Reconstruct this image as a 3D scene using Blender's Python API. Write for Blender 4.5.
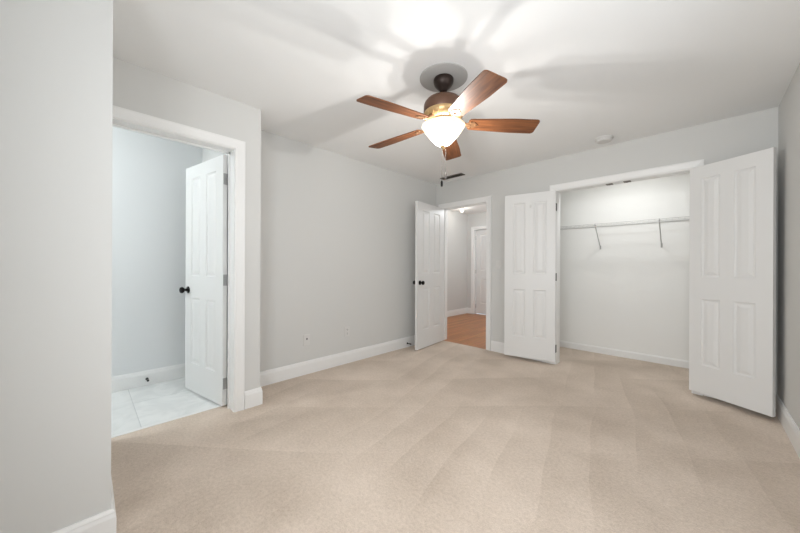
import bpy, bmesh, math, random
from mathutils import Vector, Matrix
random.seed(7)
for o in list(bpy.data.objects): bpy.data.objects.remove(o)
S = bpy.context.scene
C = S.collection
PI = math.pi

# ------------------------------------------------------------------ camera, world, daylight, exposure
cam_d = bpy.data.cameras.new('camera'); cam = bpy.data.objects.new('camera', cam_d); C.objects.link(cam)
cam_d.sensor_width = 36; cam_d.lens = 36*307.2/800; cam_d.clip_start = .02
YAW, ROLL = .7734, .004
fw = Vector((-math.sin(YAW), math.cos(YAW), 0)); rt = Vector((math.cos(YAW), math.sin(YAW), 0)); up = Vector((0, 0, 1))
r2 = rt*math.cos(ROLL) + up*math.sin(ROLL); u2 = -rt*math.sin(ROLL) + up*math.cos(ROLL)
cam.matrix_world = Matrix(((r2.x, u2.x, -fw.x, 0), (r2.y, u2.y, -fw.y, 0), (r2.z, u2.z, -fw.z, 1.146), (0, 0, 0, 1)))
S.camera = cam

w = bpy.data.worlds.new('daylight_sky'); S.world = w; w.use_nodes = True
bg = w.node_tree.nodes['Background']; bg.inputs[0].default_value = (.80, .90, 1, 1); bg.inputs[1].default_value = 1.0

def area(name, loc, rot, sx, sy, power, col=(1, 1, 1), spread=180):
    l = bpy.data.lights.new(name, 'AREA'); l.shape = 'RECTANGLE'; l.size = sx; l.size_y = sy; l.energy = power; l.color = col; l.spread = math.radians(spread)
    o = bpy.data.objects.new(name, l); C.objects.link(o); o.location = loc; o.rotation_euler = rot
    return o
# daylight coming in through the two windows that stand behind the camera
area('daylight_front_window', (-.25, -.56, 1.42), (-PI/2, 0, PI), 1.15, 1.5, 40, (.965, .985, 1), 160)
area('daylight_right_window', (.54, 1.25, 1.42), (PI/2, 0, PI/2), 1.45, 1.5, 7, (.965, .985, 1), 125)

vs = S.view_settings; S.display_settings.display_device = 'sRGB'
vs.view_transform = 'Standard'; vs.look = 'None'; vs.gamma = 1; vs.use_curve_mapping = False; vs.exposure = 0.14
S.cycles.max_bounces = 12; S.cycles.diffuse_bounces = 8
S.cycles.sample_clamp_indirect = 4

# ------------------------------------------------------------------ materials
def lin(c): return tuple(((v/255)/12.92 if v/255 <= .04045 else ((v/255+.055)/1.055)**2.4) for v in c)
def mat(name, rgb, rough=.5, metal=0, bump=0, bscale=200, var=0, vscale=5, spec=.5):
    m = bpy.data.materials.new(name); m.use_nodes = True
    nt = m.node_tree; b = nt.nodes['Principled BSDF']
    c = (*lin(rgb), 1)
    b.inputs['Base Color'].default_value = c; b.inputs['Roughness'].default_value = rough; b.inputs['Metallic'].default_value = metal
    b.inputs['Specular IOR Level'].default_value = spec
    tc = nt.nodes.new('ShaderNodeTexCoord')
    if bump:
        n = nt.nodes.new('ShaderNodeTexNoise'); n.inputs['Scale'].default_value = bscale; n.inputs['Detail'].default_value = 3
        nt.links.new(tc.outputs['Object'], n.inputs['Vector'])
        bp = nt.nodes.new('ShaderNodeBump'); bp.inputs['Strength'].default_value = bump; bp.inputs['Distance'].default_value = .002
        nt.links.new(n.outputs['Fac'], bp.inputs['Height']); nt.links.new(bp.outputs['Normal'], b.inputs['Normal'])
    if var:
        n = nt.nodes.new('ShaderNodeTexNoise'); n.inputs['Scale'].default_value = vscale
        nt.links.new(tc.outputs['Object'], n.inputs['Vector'])
        mx = nt.nodes.new('ShaderNodeMixRGB'); mx.inputs[1].default_value = (*[v*(1-var) for v in c[:3]], 1); mx.inputs[2].default_value = (*[min(1, v*(1+var)) for v in c[:3]], 1)
        nt.links.new(n.outputs['Fac'], mx.inputs[0]); nt.links.new(mx.outputs[0], b.inputs['Base Color'])
    return m

M = {}
M['wall'] = mat('warm_grey_wall_paint', (207, 207, 205), .75, bump=.12, bscale=260, spec=.2)
M['closet_wall'] = mat('white_closet_paint', (234, 234, 232), .75, bump=.12, bscale=260, spec=.2)
M['bath_wall'] = mat('pale_grey_bath_paint', (220, 222, 223), .7, bump=.1, bscale=260, spec=.2)
M['ceiling'] = mat('flat_white_ceiling_paint', (235, 236, 236), .9, bump=.1, bscale=200, spec=.1)
M['trim'] = mat('white_semigloss_trim', (231, 231, 230), .35, spec=.4)
M['door'] = mat('white_door_paint', (221, 221, 220), .38, bump=.05, bscale=90, spec=.4)
M['black'] = mat('oil_rubbed_black_metal', (22, 19, 18), .35, .6)
M['nickel'] = mat('satin_nickel', (176, 176, 176), .4, .7)
M['pewter'] = mat('dark_pewter', (92, 91, 90), .45, .5)
M['bronze'] = mat('dark_bronze_metal', (46, 34, 28), .42, .5)
M['housing'] = mat('brown_bronze_housing', (96, 68, 52), .4, .35, var=.06)
M['brass'] = mat('antique_brass_filigree', (196, 164, 118), .35, .6)
M['arm'] = mat('worn_bronze_blade_arm', (140, 104, 74), .45, .5)
M['plastic'] = mat('white_plastic', (210, 209, 207), .4)
M['dark_slot'] = mat('dark_slot', (44, 41, 39), .7)
M['vent'] = mat('dim_metal_vent', (120, 114, 108), .6)
M['wire'] = mat('white_coated_wire', (196, 196, 195), .4)
M['brace'] = mat('grey_coated_steel_brace', (178, 177, 176), .45, 0)
M['rubber'] = mat('black_rubber', (24, 23, 23), .6)
M['chain'] = mat('chain_metal', (100, 96, 92), .55, .1)

def carpet():
    m = bpy.data.materials.new('beige_cut_pile_carpet'); m.use_nodes = True; nt = m.node_tree; N = nt.nodes; L = nt.links
    b = N['Principled BSDF']; b.inputs['Roughness'].default_value = 1; b.inputs['Specular IOR Level'].default_value = .05
    b.inputs['Sheen Weight'].default_value = .12; b.inputs['Sheen Roughness'].default_value = .6
    tc = N.new('ShaderNodeTexCoord')
    # pile speckle
    n1 = N.new('ShaderNodeTexNoise'); n1.inputs['Scale'].default_value = 170; n1.inputs['Detail'].default_value = 4
    # soft traffic patches
    n2 = N.new('ShaderNodeTexNoise'); n2.inputs['Scale'].default_value = 1.7; n2.inputs['Detail'].default_value = 4; n2.inputs['Roughness'].default_value = .55
    # vacuum strokes: saw-edged bands that bend and fade
    mp = N.new('ShaderNodeMapping'); mp.inputs['Rotation'].default_value = (0, 0, math.radians(-12))
    v = N.new('ShaderNodeTexWave'); v.wave_profile = 'SAW'; v.inputs['Scale'].default_value = 1.3; v.inputs['Distortion'].default_value = 3.4; v.inputs['Detail'].default_value = 1; v.inputs['Detail Scale'].default_value = .55
    mp4 = N.new('ShaderNodeMapping'); mp4.inputs['Rotation'].default_value = (0, 0, math.radians(48))
    v4 = N.new('ShaderNodeTexWave'); v4.wave_profile = 'SAW'; v4.inputs['Scale'].default_value = .5; v4.inputs['Distortion'].default_value = 3; v4.inputs['Detail'].default_value = 1; v4.inputs['Detail Scale'].default_value = .5
    bw = N.new('ShaderNodeMixRGB'); n5 = N.new('ShaderNodeTexNoise'); n5.inputs['Scale'].default_value = .9
    L.new(tc.outputs['Object'], mp4.inputs['Vector']); L.new(mp4.outputs[0], v4.inputs['Vector']); L.new(tc.outputs['Object'], n5.inputs['Vector'])
    c5 = N.new('ShaderNodeValToRGB'); c5.color_ramp.elements[0].position = .42; c5.color_ramp.elements[1].position = .58
    L.new(n5.outputs['Fac'], c5.inputs[0]); L.new(c5.outputs[0], bw.inputs[0]); L.new(v.outputs['Color'], bw.inputs[1]); L.new(v4.outputs['Color'], bw.inputs[2])
    n3 = N.new('ShaderNodeTexNoise'); n3.inputs['Scale'].default_value = 60; n3.inputs['Detail'].default_value = 5
    for n in (n1, n2, n3): L.new(tc.outputs['Object'], n.inputs['Vector'])
    L.new(tc.outputs['Object'], mp.inputs['Vector']); L.new(mp.outputs[0], v.inputs['Vector'])
    def math_(op, a, c):
        k = N.new('ShaderNodeMath'); k.operation = op
        for i, s in enumerate((a, c)):
            if isinstance(s, (int, float)): k.inputs[i].default_value = s
            else: L.new(s, k.inputs[i])
        return k.outputs[0]
    f = math_('MULTIPLY', n2.outputs['Fac'], .50)
    f = math_('ADD', f, math_('MULTIPLY', bw.outputs[0], .07))
    f = math_('ADD', f, math_('MULTIPLY', n1.outputs['Fac'], .30))
    f = math_('ADD', f, math_('MULTIPLY', n3.outputs['Fac'], .30))
    cr = N.new('ShaderNodeValToRGB'); L.new(f, cr.inputs[0])
    cr.color_ramp.elements[0].position = .35; cr.color_ramp.elements[0].color = (*lin((168, 151, 134)), 1)
    cr.color_ramp.elements[1].position = .85; cr.color_ramp.elements[1].color = (*lin((232, 217, 203)), 1)
    L.new(cr.outputs[0], b.inputs['Base Color'])
    bp = N.new('ShaderNodeBump'); bp.inputs['Strength'].default_value = .6; bp.inputs['Distance'].default_value = .006
    L.new(math_('ADD', n1.outputs['Fac'], math_('MULTIPLY', n3.outputs['Fac'], .6)), bp.inputs['Height']); L.new(bp.outputs['Normal'], b.inputs['Normal'])
    return m
M['carpet'] = carpet()

def planks():
    m = bpy.data.materials.new('orange_oak_planks'); m.use_nodes = True; nt = m.node_tree; N = nt.nodes; L = nt.links
    b = N['Principled BSDF']; b.inputs['Roughness'].default_value = .32
    tc = N.new('ShaderNodeTexCoord'); mp = N.new('ShaderNodeMapping'); mp.inputs['Rotation'].default_value = (0, 0, PI/2)
    br = N.new('ShaderNodeTexBrick'); br.inputs['Scale'].default_value = 1; br.inputs['Brick Width'].default_value = .9; br.inputs['Row Height'].default_value = .08
    br.inputs['Mortar Size'].default_value = .0015; br.inputs['Bias'].default_value = -.1
    br.inputs['Color1'].default_value = (*lin((178, 116, 62)), 1); br.inputs['Color2'].default_value = (*lin((150, 92, 46)), 1); br.inputs['Mortar'].default_value = (*lin((110, 66, 36)), 1)
    L.new(tc.outputs['Object'], mp.inputs[0]); L.new(mp.outputs[0], br.inputs['Vector'])
    mp2 = N.new('ShaderNodeMapping'); mp2.inputs['Scale'].default_value = (30, 2, 1)
    n = N.new('ShaderNodeTexNoise'); n.inputs['Scale'].default_value = 2; n.inputs['Detail'].default_value = 5
    L.new(tc.outputs['Object'], mp2.inputs[0]); L.new(mp2.outputs[0], n.inputs['Vector'])
    mx = N.new('ShaderNodeMixRGB'); mx.blend_type = 'SOFT_LIGHT'; mx.inputs[0].default_value = .6
    L.new(br.outputs['Color'], mx.inputs[1]); L.new(n.outputs['Color'], mx.inputs[2]); L.new(mx.outputs[0], b.inputs['Base Color'])
    return m
M['planks'] = planks()

def tile():
    m = bpy.data.materials.new('white_marble_tile'); m.use_nodes = True; nt = m.node_tree; N = nt.nodes; L = nt.links
    b = N['Principled BSDF']; b.inputs['Roughness'].default_value = .3
    tc = N.new('ShaderNodeTexCoord'); mp = N.new('ShaderNodeMapping'); mp.inputs['Location'].default_value = (.12, -.28, 0)
    br = N.new('ShaderNodeTexBrick'); br.inputs['Scale'].default_value = 1; br.inputs['Brick Width'].default_value = 1.3; br.inputs['Row Height'].default_value = .64
    br.inputs['Mortar Size'].default_value = .003; br.inputs['Color1'].default_value = (*lin((228, 229, 228)), 1); br.inputs['Color2'].default_value = (*lin((222, 223, 222)), 1)
    br.inputs['Mortar'].default_value = (*lin((196, 198, 198)), 1)
    L.new(tc.outputs['Object'], mp.inputs[0]); L.new(mp.outputs[0], br.inputs['Vector'])
    n = N.new('ShaderNodeTexNoise'); n.inputs['Scale'].default_value = 5; n.inputs['Detail'].default_value = 6; n.inputs['Distortion'].default_value = 1.5
    L.new(tc.outputs['Object'], n.inputs['Vector'])
    cr = N.new('ShaderNodeValToRGB'); cr.color_ramp.elements[0].position = .4; cr.color_ramp.elements[0].color = (.82, .83, .83, 1); cr.color_ramp.elements[1].position = .6
    L.new(n.outputs['Fac'], cr.inputs[0])
    mx = N.new('ShaderNodeMixRGB'); mx.blend_type = 'MULTIPLY'; mx.inputs[0].default_value = .6
    L.new(br.outputs['Color'], mx.inputs[1]); L.new(cr.outputs[0], mx.inputs[2]); L.new(mx.outputs[0], b.inputs['Base Color'])
    return m
M['tile'] = tile()

def blade_wood():
    m = bpy.data.materials.new('walnut_blade_veneer'); m.use_nodes = True; nt = m.node_tree; N = nt.nodes; L = nt.links
    b = N['Principled BSDF']; b.inputs['Roughness'].default_value = .55; b.inputs['Specular IOR Level'].default_value = .3
    tc = N.new('ShaderNodeTexCoord'); mp = N.new('ShaderNodeMapping'); mp.inputs['Scale'].default_value = (3, 45, 3)
    n = N.new('ShaderNodeTexNoise'); n.inputs['Scale'].default_value = 1.5; n.inputs['Detail'].default_value = 5
    cr = N.new('ShaderNodeValToRGB')
    cr.color_ramp.elements[0].position = .3; cr.color_ramp.elements[0].color = (*lin((84, 50, 30)), 1)
    cr.color_ramp.elements[1].position = .75; cr.color_ramp.elements[1].color = (*lin((134, 84, 50)), 1)
    L.new(tc.outputs['Object'], mp.inputs[0]); L.new(mp.outputs[0], n.inputs['Vector']); L.new(n.outputs['Fac'], cr.inputs[0]); L.new(cr.outputs[0], b.inputs['Base Color'])
    return m
M['blade'] = blade_wood()

def lit_glass(name, rgb, strength, trans=.7, clear=0):
    m = bpy.data.materials.new(name); m.use_nodes = True; nt = m.node_tree; N = nt.nodes; L = nt.links
    N.remove(N['Principled BSDF']); out = N['Material Output']
    d = N.new('ShaderNodeBsdfDiffuse'); t = N.new('ShaderNodeBsdfTranslucent'); e = N.new('ShaderNodeEmission'); g = N.new('ShaderNodeBsdfGlossy')
    d.inputs[0].default_value = (.85, .82, .76, 1); t.inputs[0].default_value = (.9, .84, .72, 1); g.inputs['Roughness'].default_value = .2
    e.inputs[0].default_value = (*lin(rgb), 1); e.inputs[1].default_value = strength
    m1 = N.new('ShaderNodeMixShader'); m1.inputs[0].default_value = trans; m2 = N.new('ShaderNodeMixShader'); m2.inputs[0].default_value = .05; a = N.new('ShaderNodeAddShader')
    L.new(d.outputs[0], m1.inputs[1]); L.new(t.outputs[0], m1.inputs[2]); L.new(m1.outputs[0], m2.inputs[1]); L.new(g.outputs[0], m2.inputs[2])
    if clear:
        p = N.new('ShaderNodeBsdfTransparent'); m3 = N.new('ShaderNodeMixShader'); m3.inputs[0].default_value = clear
        L.new(m2.outputs[0], m3.inputs[1]); L.new(p.outputs[0], m3.inputs[2]); m2 = m3
    L.new(m2.outputs[0], a.inputs[0]); L.new(e.outputs[0], a.inputs[1]); L.new(a.outputs[0], out.inputs[0])
    return m
M['bowl'] = lit_glass('frosted_lit_bowl_glass', (255, 228, 184), .34, .6, .88)
M['lamp'] = lit_glass('lit_opal_glass', (255, 250, 240), 2.0)

# ------------------------------------------------------------------ mesh helpers
def new(): return bmesh.new()
def box(bm, x0, x1, y0, y1, z0, z1, bev=0):
    r = bmesh.ops.create_cube(bm, size=1)
    for v in r['verts']:
        v.co = Vector((x0+(v.co.x+.5)*(x1-x0), y0+(v.co.y+.5)*(y1-y0), z0+(v.co.z+.5)*(z1-z0)))
    if bev:
        es = list({e for v in r['verts'] for e in v.link_edges})
        bmesh.ops.bevel(bm, geom=es, offset=bev, segments=2, affect='EDGES', profile=.5)
def frame_of(d):
    d = d.normalized(); a = Vector((0, 0, 1)) if abs(d.z) < .9 else Vector((1, 0, 0))
    u = d.cross(a).normalized(); return u, d.cross(u).normalized()
def tube(bm, pts, r, n=10, cap=True):
    pts = [Vector(p) for p in pts]; rs = r if isinstance(r, (list, tuple)) else [r]*len(pts)
    rings = []
    u = None
    for i, p in enumerate(pts):
        d = (pts[min(i+1, len(pts)-1)] - pts[max(i-1, 0)]).normalized()
        if u is None: u, v = frame_of(d)
        else:
            u = (u - d*u.dot(d)).normalized(); v = d.cross(u)
        rings.append([bm.verts.new(p + (u*math.cos(2*PI*k/n) + v*math.sin(2*PI*k/n))*rs[i]) for k in range(n)])
    for a, b in zip(rings, rings[1:]):
        for k in range(n): bm.faces.new((a[k], a[(k+1) % n], b[(k+1) % n], b[k]))
    if cap: bm.faces.new(rings[0][::-1]); bm.faces.new(rings[-1])
def lathe(bm, prof, n=32, mtx=None, close=False):
    mtx = mtx or Matrix(); rings = []
    for r, z in prof:
        if r < 1e-6: rings.append([bm.verts.new(mtx @ Vector((0, 0, z)))])
        else: rings.append([bm.verts.new(mtx @ Vector((r*math.cos(2*PI*k/n), r*math.sin(2*PI*k/n), z))) for k in range(n)])
    prs = list(zip(rings, rings[1:])) + ([(rings[-1], rings[0])] if close else [])
    for a, b in prs:
        for k in range(n):
            q = (k+1) % n
            f = [a[k], a[q], b[q], b[k]] if len(a) > 1 and len(b) > 1 else ([a[0], b[q], b[k]] if len(a) == 1 else [a[k], a[q], b[0]])
            bm.faces.new(f)
def sweep(bm, path, prof, N):
    """mitred sweep: prof (a = in-plane offset to the right of travel seen along -N, b = along N)"""
    N = Vector(N).normalized(); P = [Vector(p) for p in path]; rings = []
    T = [(P[i+1]-P[i]).normalized() for i in range(len(P)-1)]
    for i, p in enumerate(P):
        ms = [T[j].cross(N) for j in (i-1, i) if 0 <= j < len(T)]
        m = ms[0] if len(ms) == 1 else (ms[0]+ms[1])/(1+ms[0].dot(ms[1]))
        rings.append([bm.verts.new(p + m*a + N*b) for a, b in prof])
    k = len(prof)
    for a, b in zip(rings, rings[1:]):
        for i in range(k): bm.faces.new((a[i], a[(i+1) % k], b[(i+1) % k], b[i]))
    bm.faces.new(rings[0]); bm.faces.new(rings[-1][::-1])
def obj(name, bm, m, parent=None, smooth=False, loc=None):
    bmesh.ops.recalc_face_normals(bm, faces=bm.faces)
    me = bpy.data.meshes.new(name); bm.to_mesh(me); bm.free()
    for x in (m if isinstance(m, (list, tuple)) else [m]): me.materials.append(x)
    if smooth:
        for p in me.polygons: p.use_smooth = True
        try: me.set_sharp_from_angle(angle=math.radians(38))
        except Exception: pass
    o = bpy.data.objects.new(name, me); C.objects.link(o)
    if parent: o.parent = parent
    if loc: o.location = loc
    return o
def tag(o, label=None, cat=None, group=None, kind=None):
    if label: o['label'] = label
    if cat: o['category'] = cat
    if group: o['group'] = group
    if kind: o['kind'] = kind
    return o
def thing(name, label, cat, loc=(0, 0, 0), rotz=0, group=None, kind=None):
    o = bpy.data.objects.new(name, None); C.objects.link(o); o.empty_display_size = .05
    o.location = loc; o.rotation_euler = (0, 0, rotz)
    return tag(o, label, cat, group, kind)
def struct(name, bm, m, label=None, cat=None, smooth=False):
    return tag(obj(name, bm, m, None, smooth), label, cat, None, 'structure')
def boxes(*bs):
    bm = new()
    for b in bs: box(bm, *b)
    return bm

# ------------------------------------------------------------------ the room (metres; camera stands at the origin)
XL, XR, YB, YF, H = -2.99, .447, 3.882, -.47, 2.44     # left, right, back, front walls, ceiling
XB, XBB, XT = -2.61, -2.755, -2.80                                # bathroom wall, room side and bathroom side
XN, YN = -1.742, .077                                  # corner of the wall nearest the camera, on the left
YR0, YR1 = .87, 1.015                                   # return wall between bathroom and bedroom
YBB = YB + .12                                         # far side of the back wall
T = .12
BX0, BX1 = .106, .812                                    # bathroom door opening (y)
HX0, HX1 = -2.86, -2.12                                # hall door opening (x)
CX0, CX1 = -1.208, -.052                               # closet opening (x)
DZ, DZB = 2.042, 2.057                                             # opening height
YC = 4.80                                              # closet back wall
XCL = -1.75                                            # closet left wall
XH, YH = -4.12, 6.60                                   # hall left wall and far wall

struct('floor', boxes((XT, XR+T, YF-T, .95, -.06, 0), (XL-T, XR+T, .95, YB+.004, -.06, 0), (XCL-T, XR+T, YB+.004, YC+T, -.06, 0)), M['carpet'], 'beige cut pile carpet across the bedroom and closet floor', 'floor')
struct('floor_bathroom', boxes((-3.92, XT-.016, -1.62, YR0+.05, -.06, -.002)), M['tile'], 'pale marble tile floor beyond the left doorway', 'floor')
struct('floor_hall', boxes((XH-T, XCL-T, YB+.004, YH+T, -.06, -.002)), M['planks'], 'orange oak plank floor of the hall', 'floor')
struct('trim_1', boxes((XT-.016, XT+.012, BX0, BX1, -.06, .004)), M['trim'], 'thin white threshold strip between carpet and bathroom tile', 'threshold')
struct('ceiling', boxes((XH-T, XR+T, -1.62, YH+T, H, H+.08)), M['ceiling'], 'flat white ceiling over the room', 'ceiling')

struct('wall_left', boxes((XL-T, XL, YR1-.02, YB, 0, H)), M['wall'], 'plain grey wall with the two outlets', 'wall')
struct('wall_back', boxes((XH-T, HX0-.02, YB, YBB, 0, H), (HX0-.02, HX1+.02, YB, YBB, DZ+.02, H), (HX1+.02, CX0-.02, YB, YBB, 0, H),
                          (CX0-.02, CX1+.02, YB, YBB, DZ+.02, H), (CX1+.02, XR, YB, YBB, 0, H)), M['wall'], 'grey back wall holding the hall doorway and the closet', 'wall')
struct('wall_right', boxes((XR, XR+T, YF-T, .5, 0, H), (XR, XR+T, .5, 2.0, 0, .62), (XR, XR+T, .5, 2.0, 2.2, H), (XR, XR+T, 2.0, YC+T, 0, H)), M['wall'], 'grey side wall at the right edge beside the closet door', 'wall')
struct('wall_front', boxes((XN, -.85, YF-T, YF, 0, H), (-.85, .35, YF-T, YF, 0, .62), (-.85, .35, YF-T, YF, 2.2, H), (.35, XR, YF-T, YF, 0, H)), M['wall'], 'grey wall with a window behind the camera', 'wall')
struct('wall_near', boxes((XB, XN, YF-T, YN, 0, H)), M['wall'], 'grey wall end filling the left edge of the view', 'wall')
struct('wall_bathroom', boxes((XBB, XB, -1.5, BX0-.02, 0, H), (XBB, XB, BX0-.02, BX1+.02, DZB+.02, H), (XBB, XB, BX1+.02, YR0, 0, H)), M['wall'], 'grey wall around the bathroom doorway', 'wall')
struct('wall_return', boxes((-3.92, XB, YR0, YR1, 0, H)), M['wall'], 'short return wall end right of the bathroom doorway', 'wall')
struct('wall_bathroom_far', boxes((-3.92, -3.80, -1.5, YR0, 0, H)), M['bath_wall'], 'pale wall seen inside the bathroom', 'wall')
struct('wall_bathroom_end', boxes((-3.92, XB, -1.62, -1.5, 0, H)), M['bath_wall'], 'pale end wall of the bathroom out of view', 'wall')
struct('wall_closet_back', boxes((XCL, XR, YC, YC+T, 0, H)), M['closet_wall'], 'white back wall inside the closet', 'wall')
struct('wall_closet_left', boxes((XCL-T, XCL, YBB, YH, 0, H)), M['closet_wall'], 'wall between the closet and the hall', 'wall')
struct('wall_hall_left', boxes((XH-T, XH, YBB, YH, 0, H)), M['wall'], 'grey side wall of the hall', 'wall')
GX0, GX1 = -3.925, -3.185
struct('wall_hall_far', boxes((XH, GX0-.02, YH, YH+T, 0, H), (GX0-.02, GX1+.02, YH, YH+T, DZ+.02, H), (GX1+.02, XCL, YH, YH+T, 0, H)), M['wall'], 'grey wall at the far end of the hall', 'wall')

# windows behind the camera (frames only: their glass lets the daylight in)
def window(name, axis, a0, a1, c, label):
    r = thing(name, label, 'window', kind='structure')
    bm = new(); z0, z1 = .62, 2.2
    def b(p0, p1, q0, q1, d0=.02, d1=.07):
        if axis == 'x': box(bm, p0, p1, c-d1, c-d0, q0, q1)
        else: box(bm, c+d0, c+d1, p0, p1, q0, q1)
    for p in (a0, (a0+a1)/2-.025, a1-.05): b(p, p+.05, z0, z1)
    for q in (z0, (z0+z1)/2-.02, z1-.05): b(a0, a1, q, q+.05)
    obj('window_frame', bm, M['trim'], r)
window('window_1', 'x', -.85, .35, YF, 'white framed double window behind the camera')
window('window_2', 'y', .5, 2.0, XR, 'white framed double window in the right wall behind the camera')

# --- baseboards
BASE = [(0, 0), (.016, 0), (.016, .107), (.012, .121), (.012, .127), (.007, .139), (0, .139)]
BSM = [(0, 0), (.013, 0), (.013, .070), (.008, .084), (0, .084)]
def baseboard(name, path, label, prof=BASE):
    bm = new(); sweep(bm, [(*p, 0) for p in path], prof, (0, 0, 1))
    return struct(name, bm, M['trim'], label, 'baseboard')
CW = .076
baseboard('baseboard_left', [(XB, BX1+CW+.005), (XB, YR1), (XL, YR1), (XL, YB), (HX0-CW-.005, YB)], 'white baseboard along the left wall under the outlets')
baseboard('baseboard_back', [(HX1+CW+.005, YB), (CX0-CW-.005, YB)], 'white baseboard between hall doorway and closet')
baseboard('baseboard_right', [(CX1+CW+.005, YB), (XR, YB), (XR, YF)], 'white baseboard along the right wall')
baseboard('baseboard_near', [(XN, YF), (XN, YN), (XB, YN)], 'white baseboard at the lower left corner of the view')
baseboard('baseboard_closet', [(CX0-.05, YBB), (XCL, YBB), (XCL, YC), (XR, YC), (XR, YBB)], 'low white baseboard inside the closet', BSM)
baseboard('baseboard_bathroom', [(-3.80, -1.5), (-3.80, YR0), (XBB-.09, YR0)], 'white baseboard in the bathroom')
baseboard('baseboard_hall_left', [(XH, YBB), (XH, YH), (GX0-CW-.005, YH)], 'white baseboard at the end of the hall')

# --- door casings and jambs
CAS = [(.005, 0), (.005, .010), (.012, .013), (.022, .011), (.054, .016), (.065, .019), (CW, .019), (CW, 0)]
def casing(name, p0, p1, N, label, side, DZ=DZ):
    """p0,p1 feet of the opening; path runs up p0, across, down p1; profile opens outward"""
    bm = new()
    path = [(*p0, 0), (*p0, DZ), (*p1, DZ), (*p1, 0)]
    sweep(bm, path, [(a*side, b) for a, b in CAS], N)
    return struct(name, bm, M['trim'], label, 'door casing')
def jamb(name, boxes_, label): return struct(name, boxes(*boxes_), M['trim'], label, 'door jamb')
# bathroom (wall normal +x): left casing leg is squeezed against the near wall
c = casing('trim_2', (XB, BX0), (XB, BX1), (1, 0, 0), 'white moulded casing around the bathroom doorway', -1, DZB)
for v in c.data.vertices:
    if v.co.y < YN+.003: v.co.y = YN+.003
jamb('trim_3', [(XBB, XB, BX0-.02, BX0, 0, DZB), (XBB, XB, BX1, BX1+.02, 0, DZB), (XBB, XB, BX0-.02, BX1+.02, DZB, DZB+.02),
                (XBB+.04, XBB+.052, BX1-.011, BX1, 0, DZB), (XBB+.04, XBB+.052, BX0, BX1, DZB-.011, DZB), (XBB+.04, XBB+.052, BX0, BX0+.011, 0, DZB)], 'white jamb lining the bathroom doorway')
casing('trim_4', (HX0, YB), (HX1, YB), (0, -1, 0), 'white moulded casing around the hall doorway', -1)
jamb('trim_5', [(HX0-.02, HX0, YB, YBB, 0, DZ), (HX1, HX1+.02, YB, YBB, 0, DZ), (HX0-.02, HX1+.02, YB, YBB, DZ, DZ+.02),
                (HX1-.011, HX1, YB+.04, YB+.052, 0, DZ), (HX0, HX0+.011, YB+.04, YB+.052, 0, DZ), (HX0, HX1, YB+.04, YB+.052, DZ-.011, DZ)], 'white jamb lining the hall doorway')
casing('trim_6', (CX0, YB), (CX1, YB), (0, -1, 0), 'white moulded casing around the closet opening', -1)
cj = jamb('trim_7', [(CX0-.02, CX0, YB, YBB, 0, DZ), (CX1, CX1+.02, YB, YBB, 0, DZ), (CX0-.02, CX1+.02, YB, YBB, DZ, DZ+.02)], 'white jamb lining the closet opening')
for x in (-.70, -.545):
    bm = new(); box(bm, x-.03, x+.03, YB+.030, YB+.095, DZ-.004, DZ); box(bm, x-.008, x+.008, YB+.052, YB+.068, DZ-.012, DZ-.004, .002)
    tag(obj('ball_catch', bm, M['vent'], cj), 'dark metal ball catch plate')
casing('trim_8', (GX0, YH), (GX1, YH), (0, -1, 0), 'white casing of the door at the end of the hall', -1)
jamb('trim_9', [(GX0-.02, GX0, YH, YH+T, 0, DZ), (GX1, GX1+.02, YH, YH+T, 0, DZ), (GX0-.02, GX1+.02, YH, YH+T, DZ, DZ+.02)], 'white jamb of the door at the end of the hall')

# --- doors: four moulded panels each, hinge pin at the local origin
def leaf_mesh(wd, hd, t, sgn, gap):
    bm = new(); st = .105*wd/.6+.0; mu = .098*wd/.6; pw = (wd-2*st-mu)/2
    xs = [.004, st, st+pw, st+pw+mu, wd-st, wd]
    zs = [gap] + [gap+hd*q for q in (.125, .415, .512, .945, 1)]
    def quad(y, x0, x1, z0, z1): return [bm.verts.new((x, y, z)) for x, z in ((x0, z0), (x1, z0), (x1, z1), (x0, z1))]
    for y, inn in ((0, sgn), (t*sgn, -sgn)):
        for i in range(5):
            for k in range(5):
                x0, x1, z0, z1 = xs[i], xs[i+1], zs[k], zs[k+1]
                q = quad(y, x0, x1, z0, z1)
                if i in (1, 3) and k in (1, 3):
                    prev = q
                    for ins, dep in ((.003, .005), (.012, .0085), (.020, .0085), (.024, .006), (.044, .0015)):
                        n = quad(y+inn*dep, x0+ins, x1-ins, z0+ins, z1-ins)
                        for j in range(4): bm.faces.new((prev[j], prev[(j+1) % 4], n[(j+1) % 4], n[j]))
                        prev = n
                    bm.faces.new(prev)
                else: bm.faces.new(q)
    y0, y1 = 0, t*sgn; X0, X1, Z0, Z1 = xs[0], xs[-1], zs[0], zs[-1]
    for a, b in (((X0, Z0), (X1, Z0)), ((X1, Z0), (X1, Z1)), ((X1, Z1), (X0, Z1)), ((X0, Z1), (X0, Z0))):
        bm.faces.new([bm.verts.new(p) for p in ((a[0], y0, a[1]), (b[0], y0, b[1]), (b[0], y1, b[1]), (a[0], y1, a[1]))])
    bmesh.ops.remove_doubles(bm, verts=bm.verts, dist=1e-5)
    return bm
def knob_bm(face_y, out, x, z):
    bm = new(); mt = Matrix.Translation((x, face_y, z)) @ Matrix.Rotation(-PI/2*out, 4, 'X')
    lathe(bm, [(0, 0), (.031, 0), (.032, .004), (.027, .009), (.013, .011), (.011, .030), (.018, .036), (.027, .045), (.029, .054), (.025, .064), (.014, .069), (0, .070)], 24, mt)
    return bm
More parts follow.
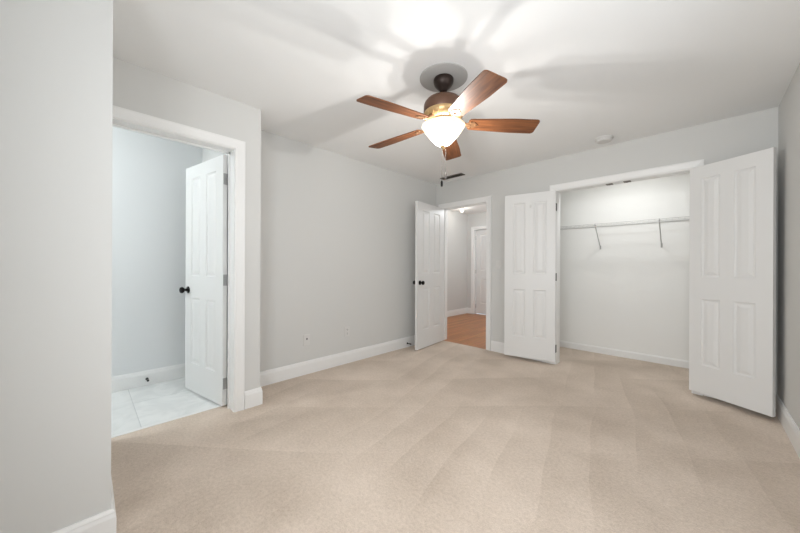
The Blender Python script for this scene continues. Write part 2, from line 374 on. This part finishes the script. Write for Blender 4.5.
def door(name, label, wd, pin, direc, sgn, knob=True, hinges=(.19, 1.03, 1.85), hd=2.022, gap=.014, mat_='door', hmat='nickel'):
    t = .035
    o = obj(name, leaf_mesh(wd, hd, t, sgn, gap), M[mat_]); o.location = (*pin, 0); o.rotation_euler = (0, 0, math.radians(direc))
    tag(o, label, 'door', kind='structure')
    if knob:
        for fy, out in ((0, -sgn), (t*sgn, sgn)): obj('door_knob', knob_bm(fy, out, wd-.062, .925), M['black'], o, True)
    for z in hinges:
        bm = new(); tube(bm, [(0, -.004*sgn, z-.045), (0, -.004*sgn, z+.045)], .0065, 10)
        box(bm, .0015, .0042, min(0, sgn*.031), max(0, sgn*.031), z-.045, z+.045)
        obj('hinge', bm, M[hmat], o, True)
    return o
door('door_1', 'white four panel door standing open into the bathroom', .68, (XBB-.003, BX1-.003), 190.5, 1, hd=2.03)
door('door_2', 'white four panel door swung open against the left wall by the hall', .735, (HX0+.003, YB-.022), 277, 1)
door('door_3', 'left white closet door folded back beside the hall doorway', .578, (CX0+.002, YB-.026), 193.0, 1, False, hd=1.998, gap=.042, hmat='pewter')
door('door_4', 'right white closet door swung out toward the right wall', .533, (CX1-.002, YB-.026), 329.5, -1, False, hd=1.998, gap=.042, hmat='pewter')
door('door_5', 'closed white door at the far end of the hall', .732, (GX0+.004, YH+.075), 0, 1)
# bathroom hinge leaves on the jamb
for d_, (px, py, sx) in {'trim_3': (XBB, BX1, 1)}.items():
    for z in (.19, 1.03, 1.85):
        bm = new(); box(bm, px, px+.033, py-.003, py, z-.045, z+.045); obj('hinge_leaf', bm, M['nickel'], bpy.data.objects[d_])
# small white hook on the upper middle stile of the left closet door
bm = new(); d3 = bpy.data.objects['door_3']
box(bm, .268, .288, .035, .038, 1.86, 1.90, .001); tube(bm, [(.278, .038, 1.872), (.278, .055, 1.868), (.278, .060, 1.882)], .003, 8)
tag(obj('hook', bm, M['plastic'], d3), 'small white hook on the closet door')

# ------------------------------------------------------------------ ceiling fan
FX, FY = -1.262, 1.712
medal = new(); M['disc'] = mat('grey_ceiling_plate', (168, 166, 163), .8)  # one even grey, darker than the ceiling
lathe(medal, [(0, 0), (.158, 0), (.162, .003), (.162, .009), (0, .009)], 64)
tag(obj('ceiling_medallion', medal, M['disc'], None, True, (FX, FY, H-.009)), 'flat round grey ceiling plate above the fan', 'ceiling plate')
fan = thing('ceiling_fan', 'five blade wooden ceiling fan with a lit glass bowl', 'ceiling fan', (FX, FY, 0))
ZT = H-.009
bm = new(); lathe(bm, [(0, ZT), (.066, ZT), (.068, ZT-.004), (.068, ZT-.020), (.064, ZT-.036), (.054, ZT-.052), (.041, ZT-.064), (.030, ZT-.074), (.024, ZT-.084), (.018, ZT-.088), (0, ZT-.088)], 40)
obj('canopy', bm, M['bronze'], fan, True)
bm = new(); tube(bm, [(0, 0, ZT-.095), (0, 0, 2.294)], .0125, 16); lathe(bm, [(.0125, 2.311), (.021, 2.310), (.023, 2.298), (.0125, 2.294)], 24)
obj('downrod', bm, M['bronze'], fan, True)
bm = new(); lathe(bm, [(0, 2.300), (.05, 2.299), (.088, 2.293), (.114, 2.281), (.129, 2.263), (.134, 2.247), (.135, 2.205), (.131, 2.197), (0, 2.197)], 56)
obj('motor_housing', bm, M['housing'], fan, True)
# flywheel band with pierced filigree below the housing
bm = new(); lathe(bm, [(0, 2.198), (.131, 2.198), (.134, 2.190), (.129, 2.172), (.116, 2.156), (.100, 2.146), (0, 2.146)], 56)
for k in range(20):
    a = 2*PI*k/20; x, y = math.cos(a), math.sin(a)
    pts = [(x*r - y*q, y*r + x*q, z) for r, q, z in ((.132, .0, 2.190), (.132, .010, 2.180), (.126, .014, 2.168), (.119, .006, 2.160), (.113, -.004, 2.154))]
    tube(bm, pts, .0035, 6)
obj('flywheel', bm, M['brass'], fan, True)
bm = new(); lathe(bm, [(0, 2.148), (.072, 2.148), (.076, 2.142), (.066, 2.134), (.060, 2.124), (.070, 2.118), (.074, 2.112), (0, 2.110)], 40)
for k in range(30):
    a = 2*PI*k/30; bmesh.ops.create_icosphere(bm, subdivisions=1, radius=.006, matrix=Matrix.Translation((.074*math.cos(a), .074*math.sin(a), 2.140)))
obj('light_kit_collar', bm, M['brass'], fan, True)
# blades
def blade_bm():
    bm = new(); r0, r1 = .170, .638; top = []; n = 14
    out = []
    def hw(s): return .052 + .018*min(1, s*1.6)      # half width grows outwards
    L_ = r1-r0
    pts = []
    rc = .022
    pts.append((r0+.012, -hw(0))); 
    for i in range(1, n): s = i/n; pts.append((r0+L_*s, -hw(s)))
    for j in range(6): a = -PI/2+PI/2*j/5; pts.append((r1-rc+rc*math.cos(a), -hw(1)+rc+rc*math.sin(a)))
    pts += [(x, -y) for x, y in pts[::-1]]
    pts += [(r0, hw(0)-.012), (r0, -hw(0)+.012)]
    lo = [bm.verts.new((x, y, -.003)) for x, y in pts]; hi = [bm.verts.new((x, y, .003)) for x, y in pts]
    bm.faces.new(lo[::-1]); bm.faces.new(hi)
    for i in range(len(pts)): j = (i+1) % len(pts); bm.faces.new((lo[i], lo[j], hi[j], hi[i]))
    return bm
def iron_bm():
    bm = new()
    # flat leaf plate under the blade root
    pl = [(.15, -.010), (.178, -.034), (.205, -.030), (.232, -.007), (.238, 0), (.232, .007), (.205, .030), (.178, .034), (.15, .010)]
    lo = [bm.verts.new((x, y, -.0065)) for x, y in pl]; hi = [bm.verts.new((x, y, -.0035)) for x, y in pl]
    bm.faces.new(lo[::-1]); bm.faces.new(hi)
    for i in range(len(pl)): j = (i+1) % len(pl); bm.faces.new((lo[i], lo[j], hi[j], hi[i]))
    tube(bm, [(.095, 0, .034), (.115, 0, .028), (.135, 0, .012), (.155, 0, -.002), (.185, 0, -.006)], [.014, .013, .011, .010, .006], 10)
    for x, y in ((.185, .024), (.185, -.024), (.220, 0)): lathe(bm, [(0, -.011), (.005, -.0095), (.006, -.0065)], 10, Matrix.Translation((x, y, 0)))
    return bm
PH, PITCH = 44.0, -12
b0 = obj('blade', blade_bm(), M['blade'], fan); i0 = obj('blade_arm', iron_bm(), M['arm'], b0, True)
blades = [b0]
for k in range(1, 5):
    b = b0.copy(); C.objects.link(b); b.parent = fan
    i = i0.copy(); C.objects.link(i); i.parent = b; blades.append(b)
for k, b in enumerate(blades):
    b.location = (0, 0, 2.128)
    daz, droop = ((0, 2.0), (2.2, 2.0), (0, 2.0), (0, 2.8), (-1.6, 4.2))[k]
    b.rotation_euler = (math.radians(PITCH), math.radians(droop), math.radians(PH+72*k+daz))
# bowl (open at the top), bulbs, finial, pull chains
bm = new()
outer = [(.012, 1.974), (.030, 1.976), (.048, 1.986), (.068, 2.004), (.090, 2.027), (.110, 2.051), (.127, 2.074), (.139, 2.092), (.145, 2.101), (.147, 2.106)]
inner = [(r-.004, z+.003) for r, z in outer[::-1]]
lathe(bm, outer + inner, 56, close=True)
obj('glass_bowl', bm, M['bowl'], fan, True)
bm = new(); lathe(bm, [(0, 1.982), (.017, 1.976), (.019, 1.968), (.012, 1.962), (.010, 1.956), (.006, 1.951), (0, 1.948)], 20)
tube(bm, [(0, 0, 1.97), (0, 0, 2.115)], .005, 8)
obj('finial', bm, M['brass'], fan, True)
def chain(dx, dy, z1, fob):
    bm = new(); z = 1.948
    tube(bm, [(dx, dy, z), (dx, dy, z1)], .0011, 6)
    while z > z1: bmesh.ops.create_icosphere(bm, subdivisions=1, radius=.0016, matrix=Matrix.Translation((dx, dy, z))); z -= .006
    o = obj('pull_chain', bm, M['chain'], fan)
    bm = new(); lathe(bm, [(0, z1), (.004, z1-.002), (.0075, z1-.010), (.008, z1-.034), (.006, z1-.042), (0, z1-.044)], 14, Matrix.Translation((dx, dy, 0)))
    obj('fob', bm, fob, o, True)
chain(-.008, -.004, 1.738, M['black']); chain(.012, .012, 1.79, M['chain'])
def spread(l):
    # bulb strength by direction, shaped to even the ceiling light; strongest sideways and upward
    l.use_nodes = True; nt = l.node_tree; e = nt.nodes['Emission']
    tc = nt.nodes.new('ShaderNodeTexCoord'); sp = nt.nodes.new('ShaderNodeSeparateXYZ'); mr = nt.nodes.new('ShaderNodeMapRange')
    mr.inputs['From Min'].default_value = -1; mr.inputs['From Max'].default_value = 1
    cr = nt.nodes.new('ShaderNodeValToRGB'); el = cr.color_ramp.elements
    pts = [(-1, .45), (-.1, .6), (.1, .8), (.3, 1), (.5, .6), (.7, .3), (.87, .18), (1, .12)]
    el[0].position = 0; el[1].position = 1
    for c, v in pts[1:-1]: el.new((c+1)/2)
    for k, (c, v) in enumerate(pts): el[k].color = (v, v, v, 1)
    mu = nt.nodes.new('ShaderNodeMath'); mu.operation = 'MULTIPLY'; mu.inputs[1].default_value = 2.4
    nt.links.new(tc.outputs['Normal'], sp.inputs[0]); nt.links.new(sp.outputs['Z'], mr.inputs[0]); nt.links.new(mr.outputs[0], cr.inputs[0])
    nt.links.new(cr.outputs[0], mu.inputs[0]); nt.links.new(mu.outputs[0], e.inputs['Strength'])
for s in (-1, 1):
    bx, by = s*.038*math.cos(math.radians(10)), s*.038*math.sin(math.radians(10))
    bm = new(); lathe(bm, [(.012, 2.112), (.013, 2.075), (.012, 2.07)], 14, Matrix.Translation((bx, by, 0)), ); obj('lamp_socket', bm, M['plastic'], fan, True)
    l = bpy.data.lights.new('bulb', 'POINT'); l.energy = 6; l.color = (1, .97, .93); l.shadow_soft_size = .009; spread(l)
    o = bpy.data.objects.new('bulb', l); C.objects.link(o); o.parent = fan; o.location = (bx, by, 1.996)

# ------------------------------------------------------------------ closet lamp out of sight, hall light, added unseen lamps for bathroom and hall
def flush_lamp(name, label, x, y, power, col, r=.12, down=False):
    t = thing(name, label, 'ceiling light', (x, y, H))
    bm = new(); lathe(bm, [(0, 0), (r*.8, 0), (r*.82, -.018), (r*.7, -.02), (0, -.02)], 36); obj('lamp_base', bm, M['plastic'], t, True)
    bm = new(); lathe(bm, [(r*.72, -.02), (r*.9, -.035), (r*.92, -.05), (r*.75, -.075), (r*.4, -.09), (0, -.095)], 36); obj('lamp_shade', bm, M['lamp'], t, True)
    l = bpy.data.lights.new('bulb', 'AREA' if down else 'POINT'); l.energy = power; l.color = col
    if down: l.shape = 'DISK'; l.size = r*1.5
    else: l.shadow_soft_size = .06
    o = bpy.data.objects.new('bulb', l); C.objects.link(o); o.parent = t; o.location = (0, 0, -.10 if down else -.17)
    return t
flush_lamp('ceiling_light', 'round white closet ceiling light hidden above the closet header', -.62, 4.105, 6, (.98, 1, 1), .1, True)
flush_lamp('ceiling_light', 'added round white lamp out of view that lights the bathroom', -3.3, -1.1, 33, (.93, .98, 1), .15)  # added unseen lamp, put in to light the bathroom
flush_lamp('ceiling_light', 'small bright round ceiling light in the hall', -3.76, 5.80, 2, (1, .95, .88), .045)
flush_lamp('ceiling_light', 'added round lamp that lights the hall, hidden right of the doorway', -2.5, 5.3, 30, (.93, .97, 1), .12)  # second hall lamp, unseen, added to brighten hall floor and walls

# ------------------------------------------------------------------ closet wire shelf
sh = thing('wire_shelf', 'white wire closet shelf with lip and diagonal braces', 'shelf', (0, YC, 0))
zs_, yf = 1.69, -.30
x0, x1 = XCL+.006, XR-.006
bm = new(); n = int((x1-x0)/.0508)
for i in range(n+1):
    x = x0+(x1-x0)*i/n; tube(bm, [(x, -.006, zs_), (x, yf, zs_), (x, yf-.001, zs_-.028)], .0010, 5)
for y in (-.006, -.10, -.20): tube(bm, [(x0, y, zs_-.003), (x1, y, zs_-.003)], .0028, 6)
obj('wire_deck', bm, M['wire'], sh)
bm = new(); tube(bm, [(x0, yf, zs_+.002), (x1, yf, zs_+.002)], .0035, 8); tube(bm, [(x0, yf, zs_-.030), (x1, yf, zs_-.030)], .0035, 8)
obj('front_lip', bm, M['wire'], sh)
for x in (-1.55, -.95, -.328, .27):
    bm = new(); tube(bm, [(x, yf+.004, zs_+.006), (x, yf-.006, zs_-.006), (x, yf+.006, zs_-.02), (x, -.016, 1.415), (x, -.004, 1.40)], .0055, 8)
    box(bm, x-.009, x+.009, -.004, -.0002, 1.385, 1.435, .001)
    obj('support_brace', bm, M['brace'], sh, True)
for x in (x0+.004, x1-.004):
    bm = new(); box(bm, x-.004, x+.004, yf-.004, yf+.03, zs_-.05, zs_+.012); obj('end_bracket', bm, M['wire'], sh)

# ------------------------------------------------------------------ small fittings
# smoke detector
sd = thing('smoke_detector', 'round white smoke detector on the ceiling before the closet', 'smoke detector', (-.69, 3.63, H))
bm = new(); lathe(bm, [(0, 0), (.078, 0), (.079, -.010), (.074, -.012)], 40); obj('mounting_base', bm, M['plastic'], sd, True)
bm = new(); lathe(bm, [(.071, -.010), (.070, -.026), (.060, -.036), (.030, -.039), (0, -.039)], 40); obj('sensor_cover', bm, M['plastic'], sd, True)
# air vent
av = thing('air_vent', 'dark louvred air vent on the ceiling by the hall doorway', 'air vent', (-2.54, 3.665, H))
bm = new(); L2, W2 = .182, .052
box(bm, -L2, L2, -W2, -W2+.018, -.008, 0); box(bm, -L2, L2, W2-.018, W2, -.008, 0); box(bm, -L2, -L2+.018, -W2+.018, W2-.018, -.008, 0); box(bm, L2-.018, L2, -W2+.018, W2-.018, -.008, 0)
obj('vent_frame', bm, M['vent'], av)
bm = new(); box(bm, -L2+.01, L2-.01, -W2+.01, W2-.01, -.0015, -.0003); obj('vent_backing', bm, M['dark_slot'], av)
bm = new()
for k in range(4):
    y = -W2+.026+k*.0165
    vs_ = [bm.verts.new(p) for p in ((-L2+.018, y-.004, -.009), (L2-.018, y-.004, -.009), (L2-.018, y+.006, -.002), (-L2+.018, y+.006, -.002))]; bm.faces.new(vs_)
    vs_ = [bm.verts.new(p) for p in ((-L2+.018, y-.003, -.0092), (L2-.018, y-.003, -.0092), (L2-.018, y+.007, -.0022), (-L2+.018, y+.007, -.0022))]; bm.faces.new(vs_)
obj('louvre', bm, M['vent'], av)
# wall plates
def plate(name, label, cat, loc, rotz, kind, group=None):
    t = thing(name, label, cat, loc, rotz, group)       # local: x along wall, -y out of the wall
    bm = new(); box(bm, -.036, .036, -.006, -.0002, -.058, .058, .002); obj('cover_plate', bm, M['plastic'], t)
    if kind == 'duplex':
        for z in (-.022, .022):
            bm = new(); lathe(bm, [(0, 0), (.0165, 0), (.0165, .003), (0, .003)], 20, Matrix.Translation((0, -.006, z)) @ Matrix.Rotation(PI/2, 4, 'X'))
            r = obj('receptacle', bm, M['plastic'], t)
            bm = new()
            for x in (-.006, .006): box(bm, x-.0014, x+.0014, -.0097, -.0090, z-.002, z+.008)
            box(bm, -.0025, .0025, -.0097, -.0090, z-.010, z-.006); obj('slot', bm, M['dark_slot'], r)
    elif kind == 'jack':
        bm = new(); box(bm, -.010, .010, -.0085, -.006, -.004, .028, .001); j = obj('jack', bm, M['plastic'], t)
        bm = new(); box(bm, -.006, .006, -.0092, -.0085, .002, .022); obj('slot', bm, M['dark_slot'], j)
    else:
        bm = new(); box(bm, -.005, .005, -.016, -.006, -.004, .010, .001); obj('toggle', bm, M['plastic'], t)
    return t
plate('wall_jack', 'white wall jack plate low on the left wall nearer the bathroom', 'wall plate', (XL, 1.645, .362), PI/2, 'jack')
plate('power_outlet', 'white duplex outlet low on the left wall nearer the hall', 'outlet', (XL, 2.168, .375), PI/2, 'duplex')
plate('light_switch', 'white light switch between hall doorway and closet door', 'light switch', (-1.938, YB, 1.18), 0, 'toggle')
# door stops on the baseboards
def stop(label, loc, d, rod):
    t = thing('door_stop', label, 'door stop', loc); d = Vector(d)
    bm = new(); tube(bm, [Vector((0, 0, 0)), d*.006, d*.010], [.012, .012, .007], 14)
    u, v = frame_of(d); pts = []
    for i in range(90): a = i*.8; pts.append(d*(.008+.048*i/89) + (u*math.cos(a)+v*math.sin(a))*.0055)
    tube(bm, pts, .0013, 5); obj('spring', bm, rod, t, True)
    bm = new(); tube(bm, [d*.054, d*.058, d*.070, d*.074], [.0085, .010, .010, .006], 14); obj('rubber_tip', bm, M['rubber'], t, True)
stop('black door stop on the bathroom baseboard', (-3.784, .415, .062), (1, 0, 0), M['black'])
stop('dark spring door stop on the baseboard behind the open hall door', (XL+.0165, 3.20, .055), (1, 0, 0), M['black'])
